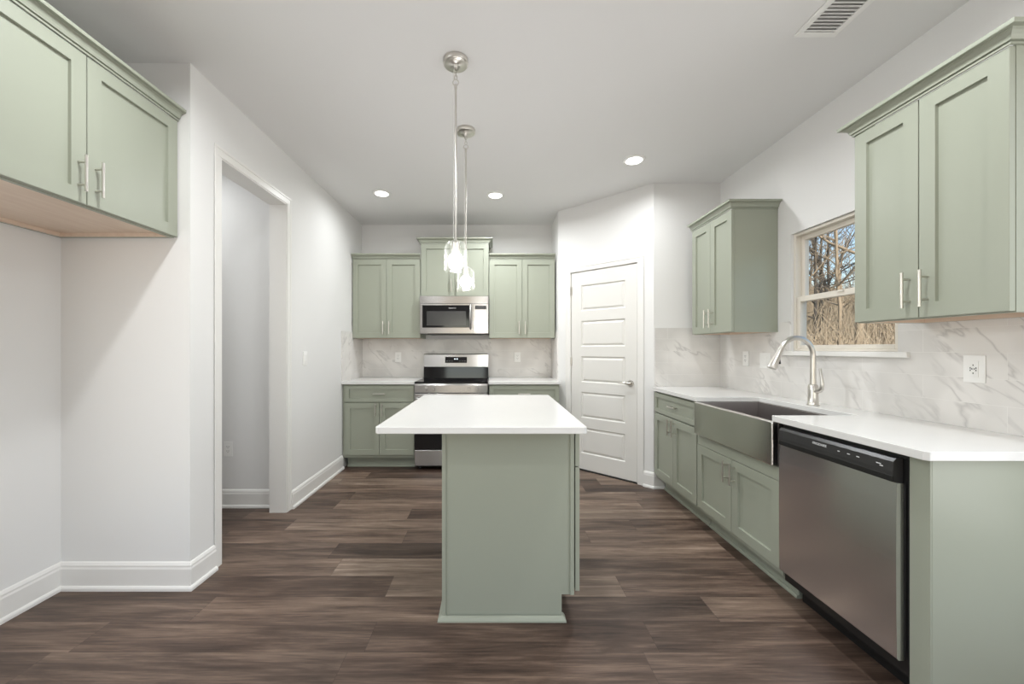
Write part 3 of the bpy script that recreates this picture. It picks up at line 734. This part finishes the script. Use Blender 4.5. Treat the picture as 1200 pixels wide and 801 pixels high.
tilt = math.atan2(.017, .14)
dsp = MB().box(-.128, .128, -.003, 0, -.034, .034, .001).build('display', M['black_glass'], bk, (0, .5345, 1.125), (-tilt, 0, 0))
MB().box(-.020, -.008, -.0036, -.0031, .004, .016).box(-.003, -.001, -.0036, -.0031, .006, .014).box(.006, .020, -.0036, -.0031, .004, .016).build('clock_display', M['digits'], dsp)
for k in range(8):
    if k in (3, 4): continue
    MB().box(-.006, .006, -.0036, -.0031, -.0015, .0015).build('button_print', M['print'], dsp, (-.105+k*.030, 0, -.014))

# ------------------------------------------------------------------ microwave
mw = thing('microwave', 'stainless over-the-range microwave under the raised cabinet', 'microwave', ((-.815-.053)/2, YB-.402, 1.421))
mwx = .378; mwh = .413
MB().box(-mwx, mwx, .024, .399, 0, mwh).build('body', M['black'], mw)
MB().box(-mwx, mwx, .0005, .0235, mwh-.082, mwh, .003).build('top_vent_panel', M['steel'], mw)
md = MB().box(-mwx, .205, .0, .0235, .0, mwh-.0825, .003).build('door', M['steel'], mw)
MB().box(-mwx+.028, .165, -.0042, -.0002, .066, .312, .002).build('window_surround', M['black_glass'], md)
MB().box(-mwx+.075, .130, -.0052, -.0044, .090, .246, .0005).build('window_screen', M['screen_grey'], md)
me = text_mesh('FRIGIDAIRE', .016); me.materials.append(M['print']); link('logo', me, md, (-.02, -.0046, .279), (R(90), 0, 0))
mb = MB(); mb.tube([(.180, -.004, .322), (.180, -.040, .300), (.180, -.052, .19), (.180, -.040, .080), (.180, -.004, .052)], [.010, .013, .0135, .013, .010], 14); mb.build('handle', M['steel'], md)
mc = MB().box(.2055, mwx, .0005, .0235, .0, mwh-.0825, .003).build('control_panel', M['steel'], mw)
MB().box(.228, .352, -.0022, .0003, .268, .308, .001).build('display', M['screen_grey'], mc)
for i in range(3):
    for j in range(5):
        MB().box(.240+i*.036, .264+i*.036, -.0008, .0003, .050+j*.040, .068+j*.040, .0003).build('button', M['nickel'], mc)
MB().box(-.30, .30, .05, .34, -.008, -.0005, .002).build('bottom_grille', M['charcoal'], mw)

# ------------------------------------------------------------------ lamps
def pendant(label, x, y):
    p = thing('pendant_lamp', label, 'pendant lamp', (x, y, H), 0, 'pendant lamps over the island')
    MB().lathe([(0, -.0005), (.063, -.0005), (.0645, -.003), (.0645, -.020), (.0615, -.024), (.055, -.025), (.013, -.0265), (.011, -.032), (.010, -.044), (0, -.046)], 36).build('canopy', M['nickel'], p)
    mb = MB()
    for k, ax in ((0, 0), (1, 1), (2, 0)):
        zc = -.056 - k*.017; pt = []
        for a in range(13):
            t_ = 2*math.pi*a/12; u_, v_ = math.cos(t_)*.0075, math.sin(t_)*.012
            pt.append((u_ if ax == 0 else 0, u_ if ax else 0, zc+v_))
        mb.tube(pt, .0018, 8, False)
    mb.build('chain_link', M['nickel'], p)
    pt = [(math.cos(2*math.pi*a/20)*.015, 0, -.116+math.sin(2*math.pi*a/20)*.015) for a in range(21)]
    MB().tube(pt, .0022, 8, False).build('ring', M['nickel'], p)
    zt = 1.805-H
    MB().tube([(0, 0, -.128), (0, 0, -.150)], .0075, 12).tube([(0, 0, -.149), (0, 0, zt)], .0058, 12).build('rod', M['nickel'], p)
    MB().tube([(-.010, .006, -.045), (-.014, .006, -.13), (-.011, .006, -.4), (-.012, .006, zt+.02), (-.004, .004, zt+.002)], .0016, 6).build('cord', M['plastic'], p)
    MB().lathe([(0, zt+.004), (.012, zt+.004), (.020, zt-.004), (.022, zt-.010), (.022, zt-.062), (0, zt-.062)], 24).build('socket', M['nickel'], p)
    bl = MB().lathe([(0, zt-.0625), (.020, zt-.064), (.031, zt-.072), (.037, zt-.090), (.036, zt-.112), (.026, zt-.130), (0, zt-.137)], 24).build('bulb', M['bulb'], p)
    R0 = .058
    out = [(.024, zt-.001), (.036, zt-.003), (.047, zt-.010), (.055, zt-.024), (R0, zt-.042), (R0, zt-.135), (R0+.002, zt-.146), (R0, zt-.150)]
    inn = [(r_-.0035, z_-.001 if i < 3 else z_) for i, (r_, z_) in enumerate(out)][::-1]
    MB().lathe(out+inn, 40, close=True).build('glass_shade', M['shade'], p)
    return p
pendant('nearer nickel pendant lamp with clear glass shade over the island', -.196, 2.03)
pendant('farther nickel pendant lamp with clear glass shade, hanging lower in view', -.189, 2.675)

def downlight(label, x, y, pw=1.0):
    p = thing('recessed_light', label, 'ceiling light', (x, y, H), 0, 'recessed ceiling lights')
    MB().lathe([(.062, -.0005), (.085, -.0005), (.086, -.004), (.080, -.009), (.066, -.011), (.062, -.010)], 36, close=True).build('trim_ring', M['plastic'], p)
    MB().lathe([(0, -.0095), (.061, -.0095), (.061, -.001), (0, -.001)], 32).build('lens', M['lens'], p)
    ld = bpy.data.lights.new('downlight', 'AREA'); ld.shape = 'DISK'; ld.size = .12; ld.energy = DOWN_POWER*pw; ld.color = (.95, .98, 1.0); ld.spread = R(165)
    lo = bpy.data.objects.new('downlight', ld); COL.objects.link(lo); lo.parent = p; lo.location = (0, 0, -.014)
    return p
downlight('round recessed light near the left wall, far end of the ceiling', -1.07, 3.755, .38)
downlight('round recessed light near the ceiling middle, in front of the range', .016, 3.80, 1.35)
downlight('round recessed light nearest the pantry door and right wall', 1.107, 3.096, .65)
for x, y, pw in ((1.107, .30, .35), (-1.10, .30, .40), (1.107, 1.45, .85), (-1.10, 1.45, .85), (-2.45, 2.66, .40)):  # nearest pair inferred from shadows; next pair and hall lamp added as fill
    downlight('unseen round recessed light above the frame' if y < 2 else 'unseen round recessed light added to brighten the hall', x, y, pw)

# ceiling vent
vt = thing('ceiling_vent', 'white rectangular air vent in the ceiling at the upper right', 'vent', (1.527, 1.695, H))
vw, vl = .098, .178
fr_ = MB()
fr_.box(-vw, vw, vl-.028, vl, -.008, -.0005, .002).box(-vw, vw, -vl, -vl+.028, -.008, -.0005, .002).box(-vw, -vw+.028, -vl+.028, vl-.028, -.008, -.0005, .002).box(vw-.028, vw, -vl+.028, vl-.028, -.008, -.0005, .002)
fr_.build('frame', M['plastic'], vt)
MB().box(-vw+.028, vw-.028, -vl+.028, vl-.028, -.0015, -.0007).build('backing', M['vent_grey'], vt)
for k in range(16):
    y = -vl+.038 + k*(2*vl-.076)/15
    MB().prism([(y-.0075, -.0085), (y+.006, -.003), (y+.0070, -.004), (y-.0065, -.0095)], -vw+.0282, vw-.0282, 'x').build('slat', M['plastic'], vt)

# ------------------------------------------------------------------ outlets and switches
def plate(name, label, cat, loc, rz, kind='outlet', w=.072, h=.116):
    p = thing(name, label, cat, loc, rz, 'outlets and switches')
    MB().box(-w/2, w/2, -.006, -.0005, -h/2, h/2, .0025).build('cover_plate', M['plastic'], p)
    if kind == 'outlet':
        MB().box(-.017, .017, -.0085, -.0062, -.034, .034, .0015).build('receptacle', M['plastic'], p)
        mb = MB()
        for s in (-1, 1):
            z = s*.017
            mb.box(-.0085, -.006, -.0092, -.0086, z-.001, z+.008).box(.006, .0085, -.0092, -.0086, z-.001, z+.008).box(-.002, .002, -.0092, -.0086, z-.010, z-.006)
        mb.build('socket_slots', M['hole'], p)
    elif kind == 'gfci':
        MB().box(-.017, .017, -.0085, -.0062, -.034, .034, .0015).build('receptacle', M['plastic'], p)
        mb = MB()
        for x, z in ((-.010, .004), (.010, .004), (-.010, -.006), (.010, -.006), (0, .016), (0, -.018), (-.004, .0), (.004, .0)):
            mb.box(x-.0016, x+.0016, -.0092, -.0086, z-.003, z+.003)
        mb.build('socket_slots', M['hole'], p)
    else:
        MB().box(-.017, .017, -.0095, -.0062, -.033, .033, .002).build('rocker', M['plastic'], p)
    return p
plate('wall_outlet', 'white outlet plate on the hall wall seen through the opening', 'outlet', (-2.10, 3.11, .46), 0)
plate('light_switch', 'white light switch on the left wall beyond the opening', 'switch', (XL, 3.295, 1.172), R(90), 'switch')
plate('wall_outlet', 'white outlet on the backsplash left of the range', 'outlet', (-1.145, YB-.010, 1.155), 0)
plate('wall_outlet', 'white outlet on the backsplash right of the range', 'outlet', (.285, YB-.010, 1.155), 0)
plate('wall_outlet', 'far white outlet on the sink backsplash under the cabinet', 'outlet', (TX, 3.155, 1.175), R(-90))
plate('light_switch', 'white switch plate on the sink backsplash left of the faucet', 'switch', (TX, 2.93, 1.165), R(-90), 'switch', w=.116)
plate('wall_outlet', 'nearest white outlet on the sink backsplash right of the window', 'outlet', (TX, 1.655, 1.166), R(-90), 'gfci', w=.076)

# ------------------------------------------------------------------ outdoors
def hill_z(x, y):
    d = math.hypot(x, y)
    z = -.35 + max(0, min(d, 46)-8)*.185
    return z + .25*math.sin(x*.6+y*.3)*min(1, max(0, d-6)/8) + .18*math.sin(y*.9-x*.4)*min(1, max(0, d-6)/8)
mb = MB(); N = 48; grid = {}
for i in range(N+1):
    for j in range(N+1):
        x = XR+.6 + i*70/N; y = -20 + j*90/N
        grid[i, j] = mb.b.verts.new((x, y, hill_z(x, y)))
for i in range(N):
    for j in range(N):
        f = mb.b.faces.new((grid[i, j], grid[i+1, j], grid[i+1, j+1], grid[i, j+1])); f.smooth = True
struct(mb.build('ground', M['litter']), 'brown wooded slope outside the window', 'ground')

def tree_mesh(seed, h, r0, spread=1.0, lev=3, low=.25, mat='bark'):
    rnd = random.Random(seed); mb = MB()
    def grow(p, d, L, r, lv):
        n = 5 if lv else 8; pts = [p.copy()]; rd = [r]; q = p.copy(); dd = d.copy()
        for k in range(n):
            dd = (dd + Vector((rnd.gauss(0, 1), rnd.gauss(0, 1), rnd.gauss(0, .7)))*(.05 if lv == 0 else .16)).normalized()
            if lv: dd = (dd + Vector((0, 0, .06))).normalized()
            q = q + dd*(L/n); pts.append(q.copy()); rd.append(max(.0028, r*(1-(k+1)/n*.82)))
        mb.tube(pts, rd, 7 if lv == 0 else (5 if lv == 1 else 3), False)
        if lv >= lev: return
        cnt = [13, 8, 6, 4][lv]
        for c in range(cnt):
            f = (low if lv == 0 else .15) + (1-(low if lv == 0 else .15))*(c+rnd.random())/cnt
            i = min(n-1, int(f*n)); a = pts[i].lerp(pts[i+1], f*n-i); tg = (pts[i+1]-pts[i]).normalized()
            s = Vector((rnd.gauss(0, 1), rnd.gauss(0, 1), rnd.gauss(0, .5))); s = (s-tg*s.dot(tg)).normalized()
            nd = (tg*(.55 if lv == 0 else .8) + s*spread*(1.0 if lv == 0 else .8)).normalized()
            grow(a, nd, L*(.42 if lv == 0 else .55)*(1.15-f*.6), max(.003, rd[i]*.5), lv+1)
    grow(Vector((0, 0, -.3)), Vector((rnd.gauss(0, .04), rnd.gauss(0, .04), 1)).normalized(), h, r0, 0)
    me = bpy.data.meshes.new('tree'); mb.b.to_mesh(me); mb.b.free(); me.materials.append(M[mat]); return me
TM = [tree_mesh(11, 9, .06), tree_mesh(12, 12, .09), tree_mesh(13, 10, .07, 1.2), tree_mesh(14, 14, .12), tree_mesh(15, 8, .05, 1.3)]
TD = [tree_mesh(21, 9, .065, 1.5, 3, .12, 'dark_bark'), tree_mesh(22, 11, .085, 1.3, 3, .15, 'dark_bark')]
def tree(me, x, y, rz, s, label, group=None):
    o = link('tree', me, None, (x, y, hill_z(x, y)), (0, 0, rz)); o.scale = (s, s, s)
    return tag(o, label, 'tree', group)
tree(TD[0], 9.8, 11.95, .4, .8, 'nearest dark bare tree with spreading branches outside the window')
tree(TD[1], 13.5, 15.4, 2.0, .9, 'dark forked bare tree behind the nearest tree outside')
tree(TD[0], 15.2, 17.8, 3.3, 1.0, 'dark bare tree seen behind the window middle rail')
tree(TM[3], 10.2, 11.05, 1.1, .9, 'thick pale brown tree trunk at the right of the window view')
rr = random.Random(5)
TS = [tree_mesh(31, 6, .07, .8, 2, .3), tree_mesh(32, 7, .10, .7, 2, .35), tree_mesh(33, 5, .05, 1.0, 2, .2), tree_mesh(34, 7, .08, .7, 2, .3, 'dark_bark'), tree_mesh(35, 6, .06, .9, 2, .25, 'dark_bark')]
for k in range(72):
    d = 14 + 22*(k/72)**.85; a = R(rr.uniform(33, 58)); x, y = d*math.cos(a), d*math.sin(a)
    small = k % 24
    me = TS[k % 5] if small else TM[(k//12) % 5]
    dark = 'dark' in me.materials[0].name
    tree(me, x, y, rr.uniform(0, 6.28), rr.uniform(.5, .9) if small else .8, 'slender dark bare tree on the wooded slope outside' if dark else 'slender pale bare tree on the wooded slope outside', 'dark bare trees on the slope' if dark else 'pale bare trees on the slope')
mb = MB(); rr = random.Random(9)
for k in range(9000):
    d = 9 + 25*rr.random()**.8; a = R(rr.uniform(28, 62)); x, y = d*math.cos(a), d*math.sin(a); z = hill_z(x, y)
    L = rr.uniform(.5, 2.0); v = Vector((rr.gauss(0, .5), rr.gauss(0, .5), 1)).normalized()*L; b_ = Vector((rr.gauss(0, .2), rr.gauss(0, .2), 0))
    mb.tube([(x, y, z-.05), Vector((x, y, z))+v*.5+b_*.3, Vector((x, y, z))+v+b_], [.012, .008, .003], 3, False)
tag(mb.build('brushwood', M['twig']), 'tangled dry brushwood covering the slope outside the window', 'undergrowth', None, 'stuff')
